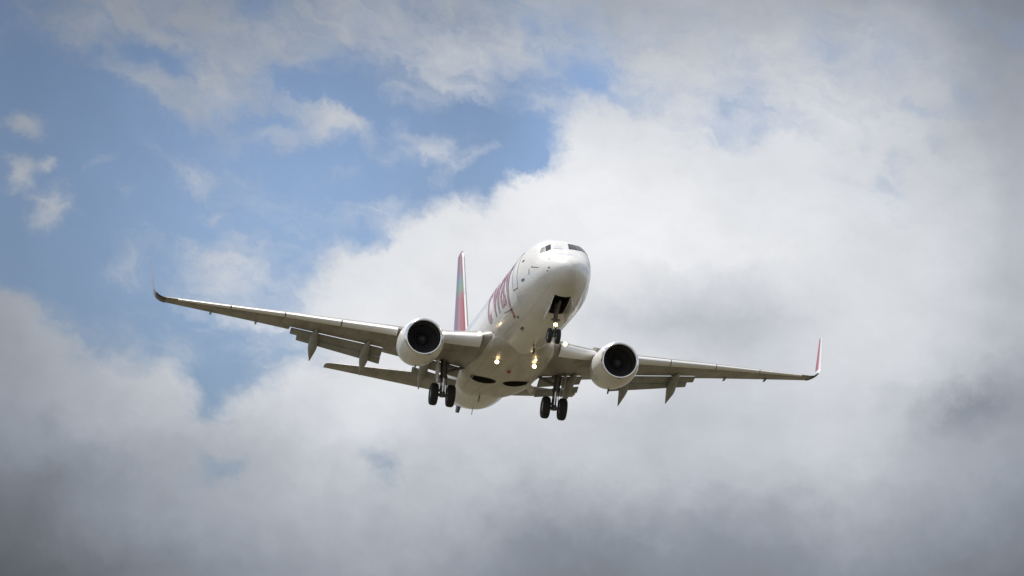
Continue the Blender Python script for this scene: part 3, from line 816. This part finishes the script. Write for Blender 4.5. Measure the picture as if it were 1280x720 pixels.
MG_S, MG_Y, MG_Z = 18.84, 2.86, -3.23
def make_main_gear(sg):
    y = sg*MG_Y; mb = MB()
    top = P(18.55, sg*2.95, -1.15); mid = P(18.75, sg*2.88, -2.35); ax = P(MG_S, y, MG_Z)
    mb.tube(top, mid, .19, .17); mb.tube(mid, ax, .10, .10, mat=1); mb.tube(mid + Vector((0, 0, .10)), mid - Vector((0, 0, .05)), .21, .20)
    mb.tube(ax + Vector((0, -.52, 0)), ax + Vector((0, .52, 0)), .085); mb.tube(ax + Vector((0, 0, .16)), ax - Vector((0, 0, .10)), .14)
    # torque links behind
    a, b, c = mid + Vector((-.05, 0, -.05)), P(19.32, y, -2.75), ax + Vector((-.08, 0, .02))
    for d in (-.09, .09):
        mb.tube(a + Vector((-.1, d, 0)), b + Vector((0, d*.3, 0)), .035, n=8); mb.tube(b + Vector((0, d*.3, 0)), c + Vector((-.03, d, 0)), .035, n=8)
    gear = mb.build('main_gear', [M['strut'], M['chrome']], jet, 40)
    mb = MB(); mb.tube(P(18.7, sg*2.85, -2.1), P(18.75, sg*1.95, -1.72), .075); mb.tube(P(18.75, sg*1.95, -1.72), P(18.6, sg*1.4, -1.55), .09)
    mb.tube(P(18.6, sg*2.92, -1.7), P(18.7, sg*2.2, -1.5), .05); mb.build('side_brace', M['strut'], gear, 40)
    mb = MB(); mb.tube(P(18.6, sg*2.92, -1.75), P(17.6, sg*3.1, -1.38), .06); mb.build('drag_brace', M['strut'], gear, 40)
    # hydraulic lines down the leg
    mb = MB()
    for d in (-.12, .12):
        pts = [P(18.42, sg*2.95+d, -1.3), P(18.55, sg*2.9+d, -2.2), P(18.50, y+d, -2.7), P(18.72, y+d*1.5, -3.1)]
        for p, q in zip(pts, pts[1:]): mb.tube(p, q, .022, n=6)
    mb.build('hydraulic_line', M['seal'], gear, 40)
    # leg door outboard of the strut
    mb = MB()
    mb.plate([P(18.15, sg*3.28, -1.28), P(19.15, sg*3.28, -1.28), P(19.25, sg*3.22, -2.2), P(18.9, sg*3.18, -2.62), P(18.4, sg*3.18, -2.62), P(18.1, sg*3.22, -2.1)], (0, 1, .07), .035)
    mb.build('gear_door', M['belly'], gear, None)
    mb = MB(); mb.box(P(18.95, sg*1.55, -2.30), (1.1, .03, .5), Matrix.Rotation(sg*R(38), 3, 'X'), bev=.008)
    for d in (-.43, .43): wheel(gear, MG_S, y + d, MG_Z, .565, .40)
    mb.build('inner_gear_door', M['belly'], gear, None)
    return gear
for s in (-1, 1): make_main_gear(s)

NG_S, NG_Z = 3.97, -3.08
mb = MB(); mb.tube(P(3.75, 0, -1.6), P(3.88, 0, -2.55), .11, .10); mb.tube(P(3.88, 0, -2.55), P(NG_S, 0, NG_Z), .065, mat=1)
mb.tube(P(NG_S, -.3, NG_Z), P(NG_S, .3, NG_Z), .05); mb.tube(P(3.82, 0, -2.3), P(2.9, 0, -1.65), .06); 
mb.tube(P(3.82, -.2, -2.35), P(3.82, .2, -2.35), .05)
for d in (-.06, .06):
    mb.tube(P(3.78, d, -2.5), P(3.60, d*.4, -2.8), .025, n=8); mb.tube(P(3.60, d*.4, -2.8), P(3.88, d, -3.02), .025, n=8)
ng = mb.build('nose_gear', [M['strut'], M['chrome']], jet, 40)
for d in (-.2, .2): wheel(ng, NG_S, d, NG_Z, .345, .20)
for sg in (-1, 1):
    mb = MB(); r2 = []
    for k in range(7):
        s = 2.42 + 1.75*k/6; zt = -(fc(s)-fb(s))*math.sqrt(1-(.37/fh(s))**2) + fc(s) - .0
        h = .46 if k > 0 else .36
        r2.append([P(s, sg*.385, zt+.02), P(s, sg*.41, zt+.02), P(s, sg*.47, zt-h*.5), P(s, sg*.50, zt-h), P(s, sg*.475, zt-h), P(s, sg*.445, zt-h*.5)])
    mb.loft(r2); mb.build('gear_door', [M['white']], ng, 35)
lamp(ng, P(3.70, 0, -2.62), .095, name='taxi_light')

# ---- retractable belly landing lights
for sg in (-1, 1):
    lamp(belly, P(14.28, sg*.93, -2.24), .10)
lamp(belly, P(13.2, .80, -2.16), .06, name='belly_beacon')

mb = MB(); mb.lathe(P(16.2, 0, -2.19), (0, 0, -1), [(-.02, .11), (.03, .11), (.10, .08), (.14, .004)], 20, cap=True)
mb.build('beacon', M['red'], belly, 50)
for s_, y_ in ((11.0, .35), (23.3, -.3)):
    mb = MB(); zb = -2.06
    mb.plate([P(s_, y_, zb), P(s_+.28, y_, zb), P(s_+.40, y_, zb-.26), P(s_+.22, y_, zb-.26)], (0, 1, 0), .05); mb.build('drain_mast', M['mark'], belly, None)

# ------------------------------------------------------------------ set the jet on its approach: 150 m out, nose a little up, port wing low
PLANE = Matrix([[0.173677, 0.981266, 0.083393, 2.8403], [-0.983972, 0.169429, 0.055615, 132.627], [0.040444, -0.091715, 0.994964, 29.2008], [0, 0, 0, 1]])
jet.matrix_world = PLANE
